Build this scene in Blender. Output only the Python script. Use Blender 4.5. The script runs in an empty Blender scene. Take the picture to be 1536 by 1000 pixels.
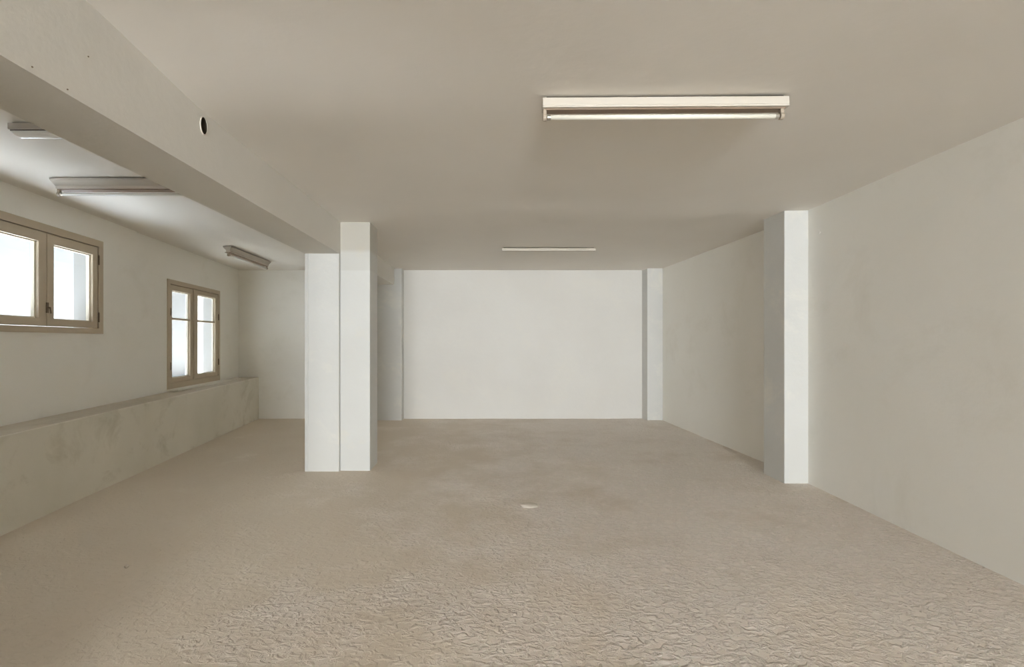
import bpy, bmesh, math, random
from mathutils import Vector, noise

random.seed(4)
S = bpy.context.scene
COL = S.collection

# ------------------------------------------------------------------ helpers
def link(o, parent=None):
    COL.objects.link(o)
    if parent is not None:
        o.parent = parent
    return o

def tag(o, label=None, cat=None, group=None, kind=None):
    if label: o['label'] = label
    if cat: o['category'] = cat
    if group: o['group'] = group
    if kind: o['kind'] = kind
    return o

def obj(name, bm, mat, parent=None, smooth=False, bevel=0.0, segs=2, recalc=True):
    if recalc: bmesh.ops.recalc_face_normals(bm, faces=bm.faces[:])
    me = bpy.data.meshes.new(name)
    bm.to_mesh(me); bm.free()
    me.materials.append(mat)
    if smooth:
        for p in me.polygons: p.use_smooth = True
    o = bpy.data.objects.new(name, me)
    link(o, parent)
    if bevel > 0:
        b = o.modifiers.new('bevel', 'BEVEL')
        b.width = bevel; b.segments = segs; b.limit_method = 'ANGLE'; b.angle_limit = math.radians(40)
    return o

def empty(name, loc, rz=0.0):
    o = bpy.data.objects.new(name, None)
    o.empty_display_size = 0.1
    o.location = loc; o.rotation_euler = (0, 0, rz)
    return link(o)

def box(bm, x0, x1, y0, y1, z0, z1):
    v = [bm.verts.new((x, y, z)) for x in (x0, x1) for y in (y0, y1) for z in (z0, z1)]
    for f in ((0,1,3,2),(4,6,7,5),(0,4,5,1),(2,3,7,6),(0,2,6,4),(1,5,7,3)):
        bm.faces.new([v[i] for i in f])

def prism(bm, foot, z0, z1):
    """vertical prism over a footprint; z0 / z1 numbers or functions of (x, y)"""
    f0 = z0 if callable(z0) else (lambda x, y: z0)
    f1 = z1 if callable(z1) else (lambda x, y: z1)
    a = [bm.verts.new((x, y, f0(x, y))) for x, y in foot]
    b = [bm.verts.new((x, y, f1(x, y))) for x, y in foot]
    n = len(foot)
    bm.faces.new(a); bm.faces.new(b)
    for i in range(n):
        j = (i + 1) % n
        bm.faces.new((a[i], a[j], b[j], b[i]))

def ring(bm, x0, x1, z0, z1, l, r, b, t, y0, y1):
    """rectangular frame in the local xz plane; l r b t are the member widths"""
    o = [(x0, z0), (x1, z0), (x1, z1), (x0, z1)]
    i = [(x0 + l, z0 + b), (x1 - r, z0 + b), (x1 - r, z1 - t), (x0 + l, z1 - t)]
    V = {}
    for k, pts in (('o', o), ('i', i)):
        for d, y in ((0, y0), (1, y1)):
            V[k, d] = [bm.verts.new((p[0], y, p[1])) for p in pts]
    for a in range(4):
        c = (a + 1) % 4
        for d in (0, 1):
            bm.faces.new((V['o', d][a], V['o', d][c], V['i', d][c], V['i', d][a]))
        bm.faces.new((V['o', 0][a], V['o', 0][c], V['o', 1][c], V['o', 1][a]))
        bm.faces.new((V['i', 0][a], V['i', 0][c], V['i', 1][c], V['i', 1][a]))

def holed_slab(bm, x0, x1, z0, z1, y0, y1, holes):
    """slab in the local xz plane with rectangular through holes (a0,a1,b0,b1) and their reveals"""
    xs = sorted({x0, x1, *[h[0] for h in holes], *[h[1] for h in holes]})
    zs = sorted({z0, z1, *[h[2] for h in holes], *[h[3] for h in holes]})
    cache = {}
    def V(x, y, z):
        k = (round(x, 5), round(y, 5), round(z, 5))
        if k not in cache: cache[k] = bm.verts.new((x, y, z))
        return cache[k]
    def solid(i, j):
        if i < 0 or j < 0 or i >= len(xs) - 1 or j >= len(zs) - 1: return False
        cx, cz = (xs[i] + xs[i+1]) / 2, (zs[j] + zs[j+1]) / 2
        return not any(h[0] < cx < h[1] and h[2] < cz < h[3] for h in holes)
    for i in range(len(xs) - 1):
        for j in range(len(zs) - 1):
            if not solid(i, j): continue
            a, b, c, d = xs[i], xs[i+1], zs[j], zs[j+1]
            for y in (y0, y1):
                bm.faces.new((V(a, y, c), V(b, y, c), V(b, y, d), V(a, y, d)))
            if not solid(i-1, j): bm.faces.new((V(a, y0, c), V(a, y1, c), V(a, y1, d), V(a, y0, d)))
            if not solid(i+1, j): bm.faces.new((V(b, y0, c), V(b, y1, c), V(b, y1, d), V(b, y0, d)))
            if not solid(i, j-1): bm.faces.new((V(a, y0, c), V(a, y1, c), V(b, y1, c), V(b, y0, c)))
            if not solid(i, j+1): bm.faces.new((V(a, y0, d), V(a, y1, d), V(b, y1, d), V(b, y0, d)))

def tube(bm, p0, p1, r, seg=20, r1=None):
    p0, p1 = Vector(p0), Vector(p1)
    d = (p1 - p0).normalized()
    u = d.orthogonal().normalized(); w = d.cross(u)
    r1 = r if r1 is None else r1
    A, B = [], []
    for k in range(seg):
        t = 2 * math.pi * k / seg
        q = u * math.cos(t) + w * math.sin(t)
        A.append(bm.verts.new(p0 + q * r)); B.append(bm.verts.new(p1 + q * r1))
    bm.faces.new(A); bm.faces.new(B)
    for k in range(seg):
        j = (k + 1) % seg
        bm.faces.new((A[k], A[j], B[j], B[k]))

def extrude_x(bm, prof, x0, x1, inset=0.0, z_ref=None):
    """profile [(y, z)] pulled along x; inset slopes the ends in as z falls"""
    zt = max(p[1] for p in prof); zb = min(p[1] for p in prof)
    k = lambda z: inset * (zt - z) / max(1e-6, zt - zb)
    a = [bm.verts.new((x0 + k(z), y, z)) for y, z in prof]
    b = [bm.verts.new((x1 - k(z), y, z)) for y, z in prof]
    n = len(prof)
    bm.faces.new(a); bm.faces.new(b)
    for i in range(n):
        j = (i + 1) % n
        bm.faces.new((a[i], a[j], b[j], b[i]))

# ---------------------------------------------------------------- materials
def nodes(name):
    m = bpy.data.materials.new(name); m.use_nodes = True
    nt = m.node_tree
    return m, nt, nt.nodes['Principled BSDF']

def N(nt, t, **kw):
    n = nt.nodes.new(t)
    for k, v in kw.items():
        if k.startswith('i_'):
            n.inputs[k[2:].replace('_', ' ')].default_value = v
        else:
            setattr(n, k, v)
    return n

def plain(name, col, rough=0.5, metal=0.0, spec=0.5):
    m, nt, b = nodes(name)
    b.inputs['Base Color'].default_value = (*col, 1)
    b.inputs['Roughness'].default_value = rough
    b.inputs['Metallic'].default_value = metal
    b.inputs['Specular IOR Level'].default_value = spec
    return m

def plaster(name, c0, c1, scale=1.1, stain=None, stain_amt=0.0, stain_scale=2.0, bump=0.25, spec=0.25, rough=0.75):
    """painted plaster: two close tones in broad clouds, faint trowel relief, optional blotchy stains"""
    m, nt, b = nodes(name)
    L = nt.links.new
    co = N(nt, 'ShaderNodeNewGeometry')
    n1 = N(nt, 'ShaderNodeTexNoise', i_Scale=scale, i_Detail=5.0, i_Roughness=0.55)
    L(co.outputs['Position'], n1.inputs['Vector'])
    r1 = N(nt, 'ShaderNodeValToRGB')
    r1.color_ramp.elements[0].position = 0.35; r1.color_ramp.elements[1].position = 0.65
    r1.color_ramp.elements[0].color = (*c0, 1); r1.color_ramp.elements[1].color = (*c1, 1)
    L(n1.outputs['Fac'], r1.inputs['Fac'])
    out = r1.outputs['Color']
    if stain:
        n2 = N(nt, 'ShaderNodeTexNoise', i_Scale=stain_scale, i_Detail=8.0, i_Roughness=0.68, i_Distortion=0.5)
        L(co.outputs['Position'], n2.inputs['Vector'])
        r2 = N(nt, 'ShaderNodeMapRange', i_From_Min=0.54, i_From_Max=0.72, i_To_Min=0.0, i_To_Max=stain_amt)
        L(n2.outputs['Fac'], r2.inputs['Value'])
        mx = N(nt, 'ShaderNodeMix', data_type='RGBA')
        L(r2.outputs['Result'], mx.inputs[0]); L(out, mx.inputs[6]); mx.inputs[7].default_value = (*stain, 1)
        out = mx.outputs[2]
    L(out, b.inputs['Base Color'])
    b.inputs['Roughness'].default_value = rough
    b.inputs['Specular IOR Level'].default_value = spec
    n3 = N(nt, 'ShaderNodeTexNoise', i_Scale=9.0, i_Detail=6.0, i_Roughness=0.6)
    L(co.outputs['Position'], n3.inputs['Vector'])
    bp = N(nt, 'ShaderNodeBump', i_Strength=bump, i_Distance=0.012)
    L(n3.outputs['Fac'], bp.inputs['Height']); L(bp.outputs['Normal'], b.inputs['Normal'])
    return m

def floor_material():
    m, nt, b = nodes('rough_screed')
    L = nt.links.new
    co = N(nt, 'ShaderNodeNewGeometry')
    big = N(nt, 'ShaderNodeTexNoise', i_Scale=0.9, i_Detail=4.0, i_Roughness=0.6)
    L(co.outputs['Position'], big.inputs['Vector'])
    tone = N(nt, 'ShaderNodeValToRGB')
    tone.color_ramp.elements[0].position = 0.32; tone.color_ramp.elements[1].position = 0.68
    tone.color_ramp.elements[0].color = (*FLOOR0, 1); tone.color_ramp.elements[1].color = (*FLOOR1, 1)
    L(big.outputs['Fac'], tone.inputs['Fac'])
    # trowelled lumps about two to three centimetres wide, heavier in some patches and towards the street side
    lump = N(nt, 'ShaderNodeTexNoise', i_Scale=31.0, i_Detail=4.0, i_Roughness=0.5, i_Distortion=0.7)
    mp = N(nt, 'ShaderNodeMapping'); mp.inputs['Scale'].default_value = (0.75, 1.0, 1.0); mp.inputs['Rotation'].default_value = (0, 0, 0.25)
    L(co.outputs['Position'], mp.inputs['Vector']); L(mp.outputs['Vector'], lump.inputs['Vector'])
    patch = N(nt, 'ShaderNodeTexNoise', i_Scale=1.5, i_Detail=5.0, i_Roughness=0.62)
    L(co.outputs['Position'], patch.inputs['Vector'])
    sep = N(nt, 'ShaderNodeSeparateXYZ'); L(co.outputs['Position'], sep.inputs['Vector'])
    gx = N(nt, 'ShaderNodeMapRange', i_From_Min=-2.2, i_From_Max=1.2, i_To_Min=-0.25, i_To_Max=0.14)
    L(sep.outputs['X'], gx.inputs['Value'])
    ad = N(nt, 'ShaderNodeMath', operation='ADD'); L(patch.outputs['Fac'], ad.inputs[0]); L(gx.outputs['Result'], ad.inputs[1])
    msk = N(nt, 'ShaderNodeMapRange', i_From_Min=0.36, i_From_Max=0.62, i_To_Min=0.12, i_To_Max=1.0)
    L(ad.outputs['Value'], msk.inputs['Value'])
    shp = N(nt, 'ShaderNodeMapRange', i_From_Min=0.44, i_From_Max=0.62, i_To_Min=0.0, i_To_Max=1.0)
    L(lump.outputs['Fac'], shp.inputs['Value'])
    h = N(nt, 'ShaderNodeMath', operation='MULTIPLY'); L(shp.outputs['Result'], h.inputs[0]); L(msk.outputs['Result'], h.inputs[1])
    fine = N(nt, 'ShaderNodeTexNoise', i_Scale=140.0, i_Detail=3.0, i_Roughness=0.6)
    L(co.outputs['Position'], fine.inputs['Vector'])
    f2 = N(nt, 'ShaderNodeMath', operation='MULTIPLY'); L(fine.outputs['Fac'], f2.inputs[0]); f2.inputs[1].default_value = 0.10
    hs = N(nt, 'ShaderNodeMath', operation='ADD'); L(h.outputs['Value'], hs.inputs[0]); L(f2.outputs['Value'], hs.inputs[1])
    bp = N(nt, 'ShaderNodeBump', i_Strength=FLOOR_BUMP, i_Distance=0.0195)
    L(hs.outputs['Value'], bp.inputs['Height']); L(bp.outputs['Normal'], b.inputs['Normal'])
    # the lumps are a touch paler, the hollows a touch darker
    mx = N(nt, 'ShaderNodeMix', data_type='RGBA', blend_type='MULTIPLY'); mx.inputs[7].default_value = (1.07, 1.07, 1.08, 1)
    L(h.outputs['Value'], mx.inputs[0]); L(tone.outputs['Color'], mx.inputs[6])
    # smooth screed is browner; dimness of the left floor is painted in with it
    dm = N(nt, 'ShaderNodeMix', data_type='RGBA'); L(msk.outputs['Result'], dm.inputs[0])
    dm.inputs[6].default_value = (.80, .765, .70, 1); dm.inputs[7].default_value = (1, 1, 1, 1)
    m2 = N(nt, 'ShaderNodeMix', data_type='RGBA', blend_type='MULTIPLY'); m2.inputs[0].default_value = 1.0
    L(mx.outputs[2], m2.inputs[6]); L(dm.outputs[2], m2.inputs[7])
    L(m2.outputs[2], b.inputs['Base Color'])
    b.inputs['Roughness'].default_value = 0.62
    b.inputs['Specular IOR Level'].default_value = 0.35
    return m

def glass_material(name, tint, gloss=0.06):
    m = bpy.data.materials.new(name); m.use_nodes = True
    nt = m.node_tree; nt.nodes.clear(); L = nt.links.new
    out = N(nt, 'ShaderNodeOutputMaterial')
    tr = N(nt, 'ShaderNodeBsdfTransparent'); tr.inputs['Color'].default_value = (*tint, 1)
    gl = N(nt, 'ShaderNodeBsdfGlossy'); gl.inputs['Roughness'].default_value = 0.03
    lw = N(nt, 'ShaderNodeLayerWeight'); lw.inputs['Blend'].default_value = 0.5
    pw = N(nt, 'ShaderNodeMath', operation='POWER'); L(lw.outputs['Facing'], pw.inputs[0]); pw.inputs[1].default_value = 4.0
    fr = N(nt, 'ShaderNodeMapRange', i_To_Min=0.03, i_To_Max=0.7); L(pw.outputs['Value'], fr.inputs['Value'])
    mx = N(nt, 'ShaderNodeMixShader')
    L(fr.outputs['Result'], mx.inputs['Fac']); L(tr.outputs['BSDF'], mx.inputs[1]); L(gl.outputs['BSDF'], mx.inputs[2])
    L(mx.outputs['Shader'], out.inputs['Surface'])
    return m

WALL0, WALL1 = (.866, .850, .796), (.886, .872, .826)
CEIL0, CEIL1 = (.785, .750, .695), (.815, .783, .731)
COLM0, COLM1 = (.592, .588, .560), (.617, .614, .588)
FLOOR0, FLOOR1 = (.790, .712, .628), (.835, .768, .688)
FLOOR_BUMP = 0.9
FROST = 0.20

M_wall = plaster('wall_plaster', WALL0, WALL1, stain=(.60, .56, .46), stain_amt=0.16, stain_scale=1.6)
M_back = plaster('end_wall_plaster', (.640, .620, .580), (.662, .644, .606), stain=(.74, .70, .60), stain_amt=0.2, stain_scale=1.2)
M_brown = plaster('unseen_wall_brown', (.36, .31, .25), (.40, .35, .29))  # brown chosen for unseen walls to dim the bounce near the camera
M_ledge = plaster('ledge_plaster', (.70, .67, .58), (.76, .73, .65), stain=(.44, .40, .30), stain_amt=0.5, stain_scale=2.6, bump=0.4)
M_ledge_top = plaster('ledge_top_cement', (.50, .45, .37), (.56, .51, .43), stain=(.38, .33, .26), stain_amt=0.5, stain_scale=3.5, bump=0.5)
M_ceil = plaster('ceiling_paint', CEIL0, CEIL1, scale=0.7, bump=0.2)
M_beam = plaster('beam_paint', (.63, .605, .55), (.665, .64, .585), scale=0.8, bump=0.3)
M_column = plaster('column_paint', COLM0, COLM1, scale=1.4, stain=(.78, .74, .64), stain_amt=0.5, stain_scale=1.8, bump=0.25)
M_column_banded = plaster('column_paint_banded', COLM0, COLM1, scale=1.4, stain=(.66, .62, .53), stain_amt=0.6, stain_scale=1.8, bump=0.25)
def add_top_bands(m):
    # two beige steps near the top, darker above each horizontal line
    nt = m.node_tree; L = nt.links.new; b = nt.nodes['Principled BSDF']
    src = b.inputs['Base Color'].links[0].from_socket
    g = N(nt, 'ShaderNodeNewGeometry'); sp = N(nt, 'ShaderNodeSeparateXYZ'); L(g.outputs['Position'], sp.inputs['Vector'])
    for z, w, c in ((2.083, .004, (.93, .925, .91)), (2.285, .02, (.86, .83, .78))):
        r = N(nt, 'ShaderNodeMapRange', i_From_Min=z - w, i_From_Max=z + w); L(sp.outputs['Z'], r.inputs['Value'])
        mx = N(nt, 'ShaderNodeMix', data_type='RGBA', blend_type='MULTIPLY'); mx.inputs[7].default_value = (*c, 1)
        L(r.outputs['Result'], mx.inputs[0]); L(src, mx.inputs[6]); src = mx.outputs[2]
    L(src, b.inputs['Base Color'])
add_top_bands(M_column_banded)
M_floor = floor_material()
M_frame = plain('window_paint', (.520, .440, .330), 0.55, spec=0.35)
M_bead = plain('putty_bead', (.640, .580, .470), 0.6, spec=0.3)
M_iron = plain('dull_iron', (.16, .12, .08), 0.5, metal=0.6)
def frosted_material(name, col):
    m = bpy.data.materials.new(name); m.use_nodes = True
    nt = m.node_tree; nt.nodes.clear(); L = nt.links.new
    out = N(nt, 'ShaderNodeOutputMaterial')
    tl = N(nt, 'ShaderNodeBsdfTranslucent'); tl.inputs['Color'].default_value = (*col, 1)
    gl = N(nt, 'ShaderNodeBsdfGlossy'); gl.inputs['Roughness'].default_value = 0.12
    mx = N(nt, 'ShaderNodeMixShader'); mx.inputs['Fac'].default_value = 0.04
    tr = N(nt, 'ShaderNodeBsdfTransparent'); tr.inputs['Color'].default_value = (.89, .89, .875, 1)
    m1 = N(nt, 'ShaderNodeMixShader'); m1.inputs['Fac'].default_value = 0.62   # lightly etched: part of the view still comes through
    L(tl.outputs['BSDF'], m1.inputs[1]); L(tr.outputs['BSDF'], m1.inputs[2])
    L(m1.outputs['Shader'], mx.inputs[1]); L(gl.outputs['BSDF'], mx.inputs[2])
    L(mx.outputs['Shader'], out.inputs['Surface'])
    return m
M_frosted = frosted_material('frosted_glass', (FROST, FROST * .995, FROST * .98))
M_glass = glass_material('window_glass', (.93, .95, .97))
M_housing = plain('fixture_enamel', (.560, .510, .440), 0.35, spec=0.5)
M_housing_worn = plain('fixture_grey_enamel', (.450, .410, .355), 0.4, spec=0.5)
M_under_shade = plain('fixture_under_shade', (.230, .165, .115), 0.5, spec=0.4)  # dark brown carries the shadow below the fittings
M_tube = plain('lamp_tube_glass', (.800, .765, .660), 0.2, spec=0.5)
M_tube_lit = plain('window_lit_tube_glass', (.900, .895, .860), 0.2, spec=0.5)  # paler copy: window light on the tube is put into the colour
M_cap = plain('lamp_cap_metal', (.45, .42, .36), 0.35, metal=0.8)
M_holder = plain('lampholder_plastic', (.360, .300, .230), 0.5)
M_dark = plain('dark_gap', (.055, .042, .028), 0.8, spec=0.2)
M_rim = plain('sleeve_plastic', (.62, .58, .50), 0.45)
M_facade = plaster('facade_render', (.295, .288, .277), (.315, .307, .296), bump=0.1)
M_facade_trim = plain('facade_trim', (.290, .290, .285), 0.6)
M_reveal = plaster('outer_reveal_render', (.23, .223, .21), (.27, .263, .25), bump=0.2)
M_ext = plain('courtyard_paving', (.70, .78, .86), 0.8)

# ----------------------------------------------------------- room measures
CAM_Z, F = 1.345, 725.333      # camera height, focal length in pixels of a 1536-wide frame
CEIL = 2.585
Y_BACK, Y_REAR = 8.43, -9.5

TAN = 0.1241; K = math.sqrt(1 + TAN * TAN)

def sstep(a, b, t):
    t = max(0.0, min(1.0, (t - a) / (b - a)))
    return t * t * (3 - 2 * t)

def ceil_z(x, y):
    z = CEIL
    z += 0.075 * sstep(2.75, 1.7, y) * sstep(0.4, -1.2, x)          # the slab rises a little beside the beam
    z -= 0.010 * sstep(4.36, 4.52, y) * sstep(5.3, 4.75, y) * sstep(-0.4, 0.5, x) * sstep(3.4, 1.6, x)   # plastered-over rib
    z += 0.004 * noise.noise(Vector((x * 0.9, y * 1.3, 3.1)))
    return z

# ---------------------------------------------------------------- floor
bm = bmesh.new()
NX, NY = 60, 90
gx = [-5.4 + (3.5 + 5.4) * i / NX for i in range(NX + 1)]
gy = [Y_REAR - .3 + (8.75 - Y_REAR + .3) * j / NY for j in range(NY + 1)]
def floor_z(x, y):
    return 0.006 * noise.noise(Vector((x * 1.3, y * 1.3, 7.7))) - 0.003
g = [[bm.verts.new((x, y, floor_z(x, y))) for y in gy] for x in gx]
for i in range(NX):
    for j in range(NY):
        bm.faces.new((g[i][j], g[i+1][j], g[i+1][j+1], g[i][j+1]))
o = obj('floor', bm, M_floor, smooth=True, recalc=False)
o.modifiers.new('solid', 'SOLIDIFY').thickness = 0.15
o.modifiers['solid'].offset = -1
tag(o, 'bare rough beige cement floor with lumpy trowelled texture', 'floor', kind='structure')

# ---------------------------------------------------------------- ceiling
bm = bmesh.new()
NX, NY = 90, 160
gx = [-5.4 + (3.5 + 5.4) * i / NX for i in range(NX + 1)]
gy = [Y_REAR - .3 + (8.75 - Y_REAR + .3) * j / NY for j in range(NY + 1)]
def cx(x, y):   # the slab stops at the outer face of the window wall
    xl = -3.307 - TAN * y - .25
    return xl + (x + 5.4) / 8.9 * (3.5 - xl)
g = [[bm.verts.new((cx(x, y), y, ceil_z(cx(x, y), y))) for y in gy] for x in gx]
for i in range(NX):
    for j in range(NY):
        bm.faces.new((g[i][j], g[i][j+1], g[i+1][j+1], g[i+1][j]))
o = obj('ceiling', bm, M_ceil, smooth=True, recalc=False)
sm = o.modifiers.new('solid', 'SOLIDIFY'); sm.thickness = 0.2; sm.offset = -1
tag(o, 'beige painted ceiling slab with faint plaster ridges', 'ceiling', kind='structure')

# ---------------------------------------------------------------- left wall (slightly out of square)
WL0 = Vector((-3.307, 0, 0)); WL_RZ = math.atan2(1.0, -TAN)   # local x runs along the wall, local y points outdoors
s_ = lambda y: y * K
STEP = s_(5.464)
W1 = (s_(3.465), s_(4.885), 1.42, 2.35)
W2 = (s_(6.134), s_(7.66), 0.722, 2.14)
W3 = (s_(1.2), s_(3.2), 1.86, 2.44)    # unseen opening added beside the viewer to brighten the window bay's ceiling
GAP = 0.006
TH = 0.26
def outer_reveals(o):
    # the sides of the openings and the outer face wear grey cement render
    o.data.materials.append(M_reveal)
    for p in o.data.polygons:
        c = p.center
        if c.y > .05 and -.04 < c.z < 2.79: p.material_index = 1
bm = bmesh.new()
holed_slab(bm, s_(Y_REAR) - .3, STEP, -0.05, 2.8, 0.0, TH, [W1, W3])
o = obj('wall_left', bm, M_wall); outer_reveals(o); o.location = WL0; o.rotation_euler = (0, 0, WL_RZ)
tag(o, 'cream plastered side wall around the wide high window', 'wall', kind='structure')
bm = bmesh.new()
holed_slab(bm, STEP, s_(8.7), -0.05, 2.8, 0.02, TH, [W2])
o = obj('wall_left', bm, M_wall); outer_reveals(o); o.location = WL0; o.rotation_euler = (0, 0, WL_RZ)
tag(o, 'set-back stretch of cream side wall around the tall narrow window', 'wall', kind='structure')

# ledge (low thick wall) along the window wall
bm = bmesh.new()
NL = 60
xs = [s_(Y_REAR) + (s_(8.50) - s_(Y_REAR)) * i / NL for i in range(NL + 1)]
def ledge_z(x): return 0.665 + 0.0065 * x + 0.004 * noise.noise(Vector((x * 1.7, 0, 0)))
rows = []
for x in xs:
    w = 0.004 * noise.noise(Vector((x * 2.3, 5, 0)))
    zt = ledge_z(x)
    rows.append([bm.verts.new(p) for p in ((x, -.332 + w, -.02), (x, -.332 + w, zt - .006), (x, -.326 + w, zt), (x, -0.001, zt), (x, -0.001, -.02))])
for a, b in zip(rows, rows[1:]):
    for k in range(4):
        bm.faces.new((a[k], a[k+1], b[k+1], b[k]))
bm.faces.new(rows[0]); bm.faces.new(rows[-1])
o = obj('ledge_wall', bm, M_ledge); o.location = WL0; o.rotation_euler = (0, 0, WL_RZ)
o.data.materials.append(M_ledge_top)
for p in o.data.polygons:
    if p.normal.z > 0.9: p.material_index = 1
tag(o, 'low stained plaster ledge wall running below both windows', 'ledge', kind='structure')

# ---------------------------------------------------------------- windows
def window_root(name, W, label):
    r = empty(name, WL0 + Vector((-TAN, 1, 0)) / K * W[0] + Vector((0, 0, W[2])), WL_RZ)
    return tag(r, label, 'window', kind='structure')

def sash(root, x0, x1, z0, z1, l, r, b, t, bars=(), y0=-0.004, y1=0.042, glass=None):
    bm = bmesh.new()
    ring(bm, x0, x1, z0, z1, l, r, b, t, y0, y1)
    o = obj('sash', bm, M_frame, root, bevel=0.003)
    gx0, gx1, gz0, gz1 = x0 + l, x1 - r, z0 + b, z1 - t
    if bars:
        bm = bmesh.new()
        for zb in bars:
            box(bm, gx0 - .002, gx1 + .002, y0 + .008, y1 - .004, zb - .013, zb + .013)
        obj('glazing_bar', bm, M_frame, o, bevel=0.003)
    bm = bmesh.new()
    ring(bm, gx0 - .001, gx1 + .001, gz0 - .001, gz1 + .001, .011, .011, .011, .011, y0 + .026, y1 + .01)
    obj('putty_bead', bm, M_bead, o)
    zz = [gz0] + list(bars) + [gz1]
    for a, c in zip(zz, zz[1:]):
        bm = bmesh.new()
        box(bm, gx0, gx1, y1 - .012, y1 - .008, a + .001, c - .001)
        obj('pane', bm, glass or M_glass, o)
    return o

def hinge(parent, x, z):
    bm = bmesh.new()
    tube(bm, (x, -.016, z - .045), (x, -.016, z + .045), .007, 12)
    tube(bm, (x, -.016, z + .045), (x, -.016, z + .055), .005, 10, .003)
    obj('hinge', bm, M_iron, parent, smooth=False)

def casing(root, w, h, m, bottom=None):
    bm = bmesh.new()
    ring(bm, 0.0, w, 0.0, h, m, m, bottom or m, m, -0.014, 0.09)
    ring(bm, .02, w - .02, .02, h - .02, m + .004, m + .004, .004, m + .004, .047, .07)
    return obj('window_frame', bm, M_frame, root, bevel=0.003)

# wide two-leaf window
r1 = window_root('window_1', W1, 'wide two-leaf brown window high above the ledge with a bright courtyard behind')
w, h = W1[1] - W1[0], W1[3] - W1[2]
casing(r1, w, h, 0.066, 0.052)
mid = s_(4.175) - W1[0]
fx0, fx1 = 0.071, w - 0.071
z0, z1 = 0.057, h - 0.070
a = sash(r1, fx0, mid - .003, z0, z1, .085, .085, .066, .085)
b = sash(r1, mid + .003, fx1, z0, z1, .078, .068, .060, .085)
bm = bmesh.new(); box(bm, mid - .014, mid + .014, .030, .055, z0, z1)
obj('meeting_strip', bm, M_frame, b)
bm = bmesh.new()
box(bm, mid - .012, mid + .012, -.012, -.005, .17, .26)
tube(bm, (mid, -.012, .215), (mid, -.034, .215), .006, 12)
tube(bm, (mid, -.030, .215), (mid + .002, -.036, .165), .006, 12)
obj('latch', bm, M_iron, a)
for z in (.16, h - .2): hinge(a, fx0, z); hinge(b, fx1, z)
bm = bmesh.new(); box(bm, -.05, w + .05, .09, TH + .05, -.05, -.002)
obj('window_sill', bm, M_facade_trim, r1)

# tall two-leaf window with glazing bars
r2 = window_root('window_2', W2, 'tall narrow two-leaf brown window with one glazing bar per leaf')
for c in (r2,): c.location += Vector((-1, -TAN, 0)) / K * 0.02
w, h = W2[1] - W2[0], W2[3] - W2[2]
casing(r2, w, h, 0.058, 0.085)
mid = s_(6.80) - W2[0]
z0, z1 = 0.088, h - 0.066
bar = 1.638 - W2[2]
a = sash(r2, 0.062, mid - .003, z0, z1, .054, .068, .056, .070, (bar,), glass=M_frosted)
b = sash(r2, mid + .003, w - .062, z0, z1, .140, .085, .056, .062, (bar,), glass=M_frosted)
for z in (.30, h - .42): hinge(a, .062, z); hinge(b, w - .062, z)
bm = bmesh.new(); box(bm, mid - .004, mid + .032, -.020, -.003, z0 + .01, z1 - .01)
obj('cover_strip', bm, M_frame, b, bevel=0.004)
bm = bmesh.new(); box(bm, -.03, w + .5, -.15, -.014, -.012, .012)
obj('window_sill', bm, M_ledge, r2, bevel=0.004)

# ---------------------------------------------------------------- right wall, out of true, and the wall ends
RW = [(2.95, Y_REAR - .3), (2.955, 2.68), (3.02, 4.58), (3.06, 5.39), (2.954, 8.24), (2.95, 8.7)]
bm = bmesh.new()
prism(bm, RW + [(3.4, 8.7), (3.4, Y_REAR - .3)], -.05, 2.8)
tag(obj('wall_right', bm, M_wall), 'long plain cream side wall without windows', 'wall', kind='structure')
bm = bmesh.new()
box(bm, -5.3, -1.7, Y_BACK, Y_BACK + .25, -.05, 2.8)
tag(obj('wall_back', bm, M_wall), 'short stretch of end wall closing the window bay behind the ledge', 'wall', kind='structure')
bm = bmesh.new()
box(bm, -1.7, 3.4, Y_BACK, Y_BACK + .25, -.05, 2.8)
tag(obj('wall_back', bm, M_back), 'blank bright cream end wall facing the viewer between two white pilasters', 'wall', kind='structure')
# unseen wall behind the viewer, added with an opening for the daylight
bm = bmesh.new()
holed_slab(bm, -5.3, 3.4, -.05, 2.8, Y_REAR - .25, Y_REAR, [OPEN := (-1.30, 2.60, 0.05, 2.42)])
tag(obj('added_rear_wall', bm, M_brown), 'unseen wall behind the viewer with an added daylight opening', 'wall', kind='structure')
# unseen partition added under the beam to shade the window bay
bm = bmesh.new()
box(bm, -1.86, -1.60, Y_REAR, 1.1, -.05, 2.27)
tag(obj('shading_wall', bm, M_brown), 'unseen added partition under the beam, shading the window bay', 'wall', kind='structure')

# ---------------------------------------------------------------- beam with its round duct hole
XB0, XB1, ZB = -1.910, -1.551, 2.253
HY, HZ, HRY, HRZ = 2.622, 2.513, .0300, .0455
bm = bmesh.new()
ya, yb, zt = Y_REAR, 5.36, 2.75
face = [bm.verts.new(p) for p in ((XB1, ya, ZB), (XB1, yb, ZB), (XB1, yb, zt), (XB1, ya, zt))]
oe = [bm.edges.new((face[i], face[(i + 1) % 4])) for i in range(4)]
SEG = 32
hole = [bm.verts.new((XB1, HY + HRY * math.cos(2 * math.pi * k / SEG), HZ + HRZ * math.sin(2 * math.pi * k / SEG))) for k in range(SEG)]
he = [bm.edges.new((hole[k], hole[(k + 1) % SEG])) for k in range(SEG)]
bmesh.ops.triangle_fill(bm, edges=oe + he, use_beauty=True)
inner = [bm.verts.new((XB1 - .28, v.co.y, v.co.z)) for v in hole]
for k in range(SEG):
    j = (k + 1) % SEG
    bm.faces.new((hole[k], hole[j], inner[j], inner[k]))
bm.faces.new(inner)
far = [bm.verts.new((XB0, v.co.y, v.co.z)) for v in face]
bm.faces.new(far)
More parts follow.
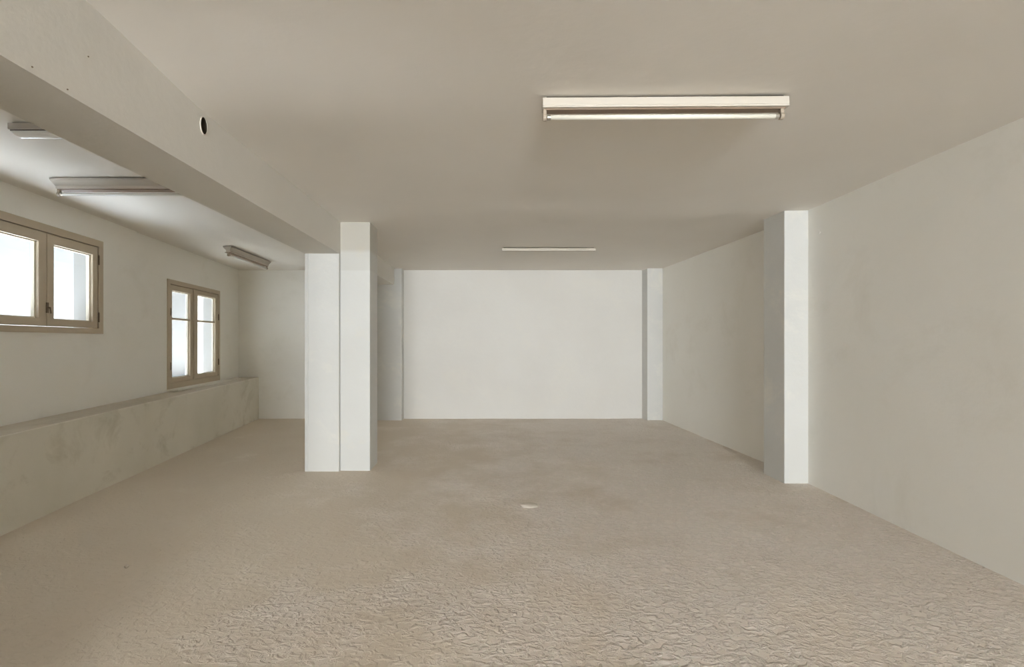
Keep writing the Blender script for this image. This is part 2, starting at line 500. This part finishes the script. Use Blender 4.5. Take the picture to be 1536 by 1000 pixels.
for i in range(4):
    j = (i + 1) % 4
    bm.faces.new((face[i], face[j], far[j], far[i]))
tag(obj('ceiling_beam', bm, M_beam), 'deep painted downstand beam pierced by a small dark hole', 'beam', kind='structure')

bm = bmesh.new()
prism(bm, [(-1.93, 5.362), (-1.575, 5.362), (-1.624, Y_BACK), (-1.96, Y_BACK)], lambda x, y: 2.255 + (y - 5.36) * .0193, 2.75)
tag(obj('ceiling_beam', bm, M_beam), 'continuation of the downstand beam beyond the double column', 'beam', kind='structure')

# ---------------------------------------------------------------- columns and pilasters
bm = bmesh.new()
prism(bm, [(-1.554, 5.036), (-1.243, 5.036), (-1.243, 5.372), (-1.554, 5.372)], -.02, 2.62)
tag(obj('column', bm, M_column_banded, bevel=0.006), 'taller square white column rising to the ceiling beside the beam', 'column', kind='structure')
bm = bmesh.new()
prism(bm, [(-1.910, 5.004), (-1.876, 5.000), (-1.874, 5.004), (-1.556, 5.004), (-1.556, 5.358), (-1.910, 5.358)], -.02, ZB + .001)
tag(obj('column', bm, M_column, bevel=0.004), 'shorter white column standing under the end of the beam', 'column', kind='structure')
bm = bmesh.new()
prism(bm, [(2.795, 4.58), (3.08, 4.58), (3.10, 4.925), (2.793, 4.925)], -.02, 2.62)
tag(obj('pilaster_column', bm, M_column, bevel=0.006), 'bright white pilaster against the windowless side wall', 'pilaster', kind='structure')
bm = bmesh.new()
prism(bm, [(2.692, 8.24), (3.0, 8.24), (3.0, 8.44), (2.661, 8.44)], -.02, 2.62)
tag(obj('pilaster_column', bm, M_column, bevel=0.005), 'slim white pilaster in the far corner by the windowless wall', 'pilaster', kind='structure')
bm = bmesh.new()
prism(bm, [(-1.94, 8.24), (-1.494, 8.24), (-1.491, 8.44), (-1.94, 8.44)], -.02, 2.62)
tag(obj('pilaster_column', bm, M_column, bevel=0.005), 'white pilaster on the end wall carrying the far end of the beam', 'pilaster', kind='structure')

# ---------------------------------------------------------------- duct sleeve in the beam
sl = empty('duct_sleeve', (XB1, HY, HZ))
tag(sl, 'small dark oval duct hole with pale rim in the side of the beam', 'duct hole')
bm = bmesh.new()
R = []
for x, k in ((-.006, .985), (.004, .985), (.006, 1.02), (.004, 1.09), (-.0005, 1.11)):
    R.append([bm.verts.new((x, HRY * k * math.cos(2 * math.pi * i / SEG), HRZ * k * math.sin(2 * math.pi * i / SEG))) for i in range(SEG)])
for a, b in zip(R, R[1:]):
    for i in range(SEG):
        j = (i + 1) % SEG
        bm.faces.new((a[i], a[j], b[j], b[i]))
rim = obj('rim', bm, M_rim, sl, smooth=True)
bm = bmesh.new()
R = []
for x, k in ((-.195, .965), (.0035, .965)):
    R.append([bm.verts.new((x, HRY * k * math.cos(2 * math.pi * i / SEG), HRZ * k * math.sin(2 * math.pi * i / SEG))) for i in range(SEG)])
for i in range(SEG):
    j = (i + 1) % SEG
    bm.faces.new((R[0][i], R[0][j], R[1][j], R[1][i]))
bm.faces.new(R[0])
obj('duct_dark_lining', bm, M_dark, sl)  # lining coloured dark for the hole's depth shade and brown soil

# ---------------------------------------------------------------- fluorescent fittings
def end_holder(parent, x, y, ztop, ztube, d):
    """lampholder: a stem and a rounded cup that grips the tube; d = +1 faces +x"""
    bm = bmesh.new()
    box(bm, x - .008, x + .008, y - .012, y + .012, ztube - .004, ztop)
    tube(bm, (x - .009, y, ztube), (x + .009, y, ztube), .0175, 20)
    return obj('lampholder', bm, M_holder, parent, bevel=0.002)

def lamp_tube(parent, x0, x1, y, z, r, mat=None):
    bm = bmesh.new()
    tube(bm, (x0 + .022, y, z), (x1 - .022, y, z), r, 24)
    t = obj('lamp_tube', bm, mat or M_tube, parent, smooth=False)
    for p in t.data.polygons: p.use_smooth = len(p.vertices) == 4
    for a, b in ((x0 + .006, x0 + .024), (x1 - .024, x1 - .006)):
        bm = bmesh.new()
        tube(bm, (a, y, z), (b, y, z), r + .0008, 24)
        obj('end_cap', bm, M_cap, t)
    return t

def box_fitting(loc, rz, L, label, with_tube):
    """flat-sided white batten with a rolled lower lip"""
    t = empty('ceiling_light', loc, rz)
    tag(t, label, 'ceiling light', 'fluorescent fittings on the ceiling')
    h = L / 2
    bm = bmesh.new()
    k = .046 if not with_tube else .060
    extrude_x(bm, [(.002, 0), (-.002, -k + .012), (0, -k + .0105), (-.003, -k + .009), (-.004, -k), (.060, -k), (.056, 0)], -h, h)
    for v in bm.verts:
        if v.co.z > -.001: v.co.z = -.009
    obj('housing', bm, M_housing, t, bevel=0.0012)
    bm = bmesh.new(); box(bm, -h + .02, h - .02, .014, .050, -.010, 0)
    obj('gap_shade_strip', bm, M_dark, t)  # dark strip colours in the shadow gap above the housing
    if with_tube:
        bm = bmesh.new()
        extrude_x(bm, [(.012, -k + .001), (.012, -k - .006), (.058, -k - .006), (.058, -k + .001)], -h + .012, h - .012)
        obj('cover_plate', bm, M_under_shade, t)  # brown plate paints the shadow band above the tube
        for x, d in ((-h + .012, 1), (h - .026, -1)):
            end_holder(t, x, .026, -k, -.0995, d)
        lamp_tube(t, -h + .018, h - .034, .026, -.0995, .0128)
    return t

def tray_fitting(loc, rz, L, label):
    """older grey batten: sloping sides, narrow belly, bare tube below"""
    t = empty('ceiling_light', loc, rz)
    tag(t, label, 'ceiling light', 'fluorescent fittings on the ceiling')
    h = L / 2
    bm = bmesh.new()
    extrude_x(bm, [(0, -.007), (0, -.022), (.030, -.060), (.075, -.060), (.105, -.022), (.105, -.007)], -h, h, inset=.022)
    obj('housing', bm, M_housing_worn, t, bevel=0.0015)
    bm = bmesh.new(); box(bm, -h + .03, h - .03, .018, .088, -.010, 0)
    obj('gap_shade_strip', bm, M_dark, t)  # dark strip stands in for the shade over this housing
    bm = bmesh.new()
    extrude_x(bm, [(.024, -.059), (.024, -.076), (.027, -.080), (.078, -.080), (.081, -.076), (.081, -.059)], -h + .03, h - .03)
    obj('cover_plate', bm, M_housing, t, bevel=0.001)
    bm = bmesh.new(); box(bm, -h + .034, h - .034, .034, .098, -.086, -.0795)
    obj('under_shade_plate', bm, M_under_shade, t)  # dark plate as the shade between cover and tube
    for x, d in ((-h + .036, 1), (h - .036, -1)):
        end_holder(t, x, .050, -.079, -.116, d)
    lamp_tube(t, -h + .040, h - .040, .050, -.116, .0115, M_tube_lit)
    return t

cz = lambda x, y: ceil_z(x, y) - .001
box_fitting((.886, 2.428, cz(.886, 2.45) ), math.radians(-.75), 1.2325,
            'large cream fluorescent batten with a bare tube on the near ceiling', True)
box_fitting((.785, 6.38, cz(.785, 6.40)), math.radians(-.5), 1.231,
            'slim cream batten without a tube on the ceiling near the end wall', False)
tray_fitting((-3.323 + .615, 3.646, cz(-2.7, 3.7)), 0.0, 1.23,
             'grey fluorescent fitting with a bare tube between the beam and the wide window')
ax, ay, bx, by = -3.345, 6.27, -3.385, 7.49
tray_fitting(((ax + bx) / 2 , (ay + by) / 2, cz(-3.36, 6.9)), math.atan2(by - ay, bx - ax), 1.235,
             'small dark fluorescent fitting set lengthwise on the ceiling by the tall window')
# short covered fitting at the top of the window bay
t = empty('ceiling_light', (-2.725 + .31, 2.734, cz(-2.42, 2.75)))
tag(t, 'short grey fitting with a rounded cover half hidden behind the beam', 'ceiling light', 'fluorescent fittings on the ceiling')
bm = bmesh.new()
extrude_x(bm, [(0, -.005), (0, -.036), (.004, -.039), (.086, -.039), (.090, -.036), (.090, -.005)], -.31, .31)
obj('housing', bm, M_housing_worn, t, bevel=0.0015)
bm = bmesh.new()
box(bm, -.29, .29, .012, .080, -.008, 0)
obj('gap_shade_strip', bm, M_dark, t)  # top shadow line of the fitting, made as a dark strip
bm = bmesh.new(); box(bm, -.305, .305, .010, .080, -.046, -.038)
obj('joint_strip', bm, M_dark, t)  # dark strip along the split between housing and diffuser
bm = bmesh.new()
prof = [(.008, -.045)] + [(.045 - .037 * math.cos(a), -.052 - .023 * math.sin(a)) for a in [math.pi * i / 14 for i in range(15)]] + [(.082, -.045)]
extrude_x(bm, prof, -.303, .303, inset=.03)
obj('diffuser', bm, M_tube_lit, t)

# ---------------------------------------------------------------- small marks
def lump(name, loc, rx, ry, rz, mat, label, cat, seed):
    bm = bmesh.new()
    bmesh.ops.create_icosphere(bm, subdivisions=3, radius=1.0)
    for v in bm.verts:
        k = 1 + .28 * noise.noise(v.co * 1.6 + Vector((seed, 0, 0)))
        v.co = Vector((v.co.x * rx * k, v.co.y * ry * k, v.co.z * rz * k))
    o = obj(name, bm, mat, smooth=True)
    o.location = loc
    return tag(o, label, cat)

M_crumb = plaster('dry_plaster_crumb', (.62, .565, .49), (.70, .64, .56), scale=12, bump=0.5)
lump('plaster_lump', (.32, 3.96, .002), .075, .055, .013, M_crumb, 'flat pale plaster lump stuck to the middle of the floor', 'plaster lump', 1.0)
lump('plaster_crumb', (-2.16, 2.88, .006), .012, .011, .010, M_crumb, 'tiny pale plaster crumb lying on the floor before the ledge', 'plaster crumb', 5.0)
lump('plaster_lump', (3.0145, 4.42, 2.34), .0055, .022, .018, M_wall, 'small plaster blister on the wall beside the bright pilaster', 'plaster lump', 9.0)
for y, z, lab in ((1.640, 2.275, 'small dark screw at the lower edge of the beam'),
                  (1.777, 2.270, 'small dark screw in the beam, second along its lower edge'),
                  (1.869, 2.445, 'small dark screw halfway up the side of the beam')):
    bm = bmesh.new()
    tube(bm, (-.004, 0, 0), (.0025, 0, 0), .0032, 12, .0026)
    o = obj('screw', bm, M_iron); o.location = (XB1, y, z)
    tag(o, lab, 'screw')

# ---------------------------------------------------------------- courtyard outside the windows
bm = bmesh.new()
FW = (s_(4.4), s_(5.4), 0.5, 2.15)
holed_slab(bm, -9, 16, -.6, 6.2, 3.0, 3.25, [FW])
o = obj('exterior_wall', bm, M_facade); o.location = WL0; o.rotation_euler = (0, 0, WL_RZ)
tag(o, 'pale building wall across the courtyard seen through the glass', 'exterior wall', kind='structure')
r = empty('window_3', WL0 + Vector((-TAN, 1, 0)) / K * FW[0] + Vector((-1, -TAN, 0)) / K * 3.0 + Vector((0, 0, FW[2])), WL_RZ)
tag(r, 'faint window in the pale building across the courtyard', 'window', kind='structure')
w, h = FW[1] - FW[0], FW[3] - FW[2]
bm = bmesh.new(); ring(bm, 0, w, 0, h, .07, .07, .07, .07, .06, .14)
obj('window_frame', bm, M_facade_trim, r)
bm = bmesh.new(); box(bm, .06, w - .06, .12, .16, .06, h - .06)
obj('shutter', bm, M_facade_trim, r)
bm = bmesh.new(); box(bm, -9, 16, .255, 3.0, .30, .5)
o = obj('exterior_ground', bm, M_ext); o.location = WL0; o.rotation_euler = (0, 0, WL_RZ)
tag(o, 'paved courtyard ground outside the windows', 'ground', kind='structure')

# ---------------------------------------------------------------- light
SKY, REAR, SUN = 1.02, 415.0, 66.0
wd = bpy.data.worlds.new('daylight'); S.world = wd; wd.use_nodes = True
bg = wd.node_tree.nodes['Background']
bg.inputs['Color'].default_value = (.93, .965, 1.0, 1); bg.inputs['Strength'].default_value = SKY

def area(name, loc, rot, sx, sy, power, col):
    d = bpy.data.lights.new(name, 'AREA'); d.shape = 'RECTANGLE'; d.size = sx; d.size_y = sy
    d.energy = power; d.color = col
    o = bpy.data.objects.new(name, d); o.location = loc; o.rotation_euler = rot
    return link(o)
# daylight from behind, let in by the added unseen opening
area('rear_daylight', ((OPEN[0] + OPEN[1]) / 2, Y_REAR - 1.2, 1.85), (math.radians(90), 0, 0), OPEN[1] - OPEN[0], 2.4, REAR, (.900, .950, .985)).data.spread = math.radians(70)
# high midday sun falling into the courtyard over the roof of the room
sd = bpy.data.lights.new('sun', 'SUN'); sd.energy = SUN; sd.angle = math.radians(2); sd.color = (1.0, .985, .96)
so = link(bpy.data.objects.new('sun', sd)); so.location = (-6, 4, 9); so.rotation_euler = (0, -math.radians(4), 0)

# ---------------------------------------------------------------- camera
cd = bpy.data.cameras.new('camera')
cd.sensor_width = 36.0; cd.sensor_fit = 'HORIZONTAL'; cd.lens = 36.0 * F / 1536
cd.shift_x = 34.0 / 1536; cd.shift_y = 11.7 / 1536
cd.clip_start = 0.05
cam = bpy.data.objects.new('camera', cd)
cam.location = (0, 0, CAM_Z); cam.rotation_euler = (math.radians(90), 0, 0)
link(cam); S.camera = cam

vs = S.view_settings
S.display_settings.display_device = 'sRGB'
vs.view_transform = 'Standard'; vs.look = 'None'; vs.gamma = 1.0; vs.use_curve_mapping = False
vs.exposure = 0.04
S.cycles.max_bounces = 14; S.cycles.diffuse_bounces = 10; S.cycles.transparent_max_bounces = 12
S.cycles.use_denoising = True
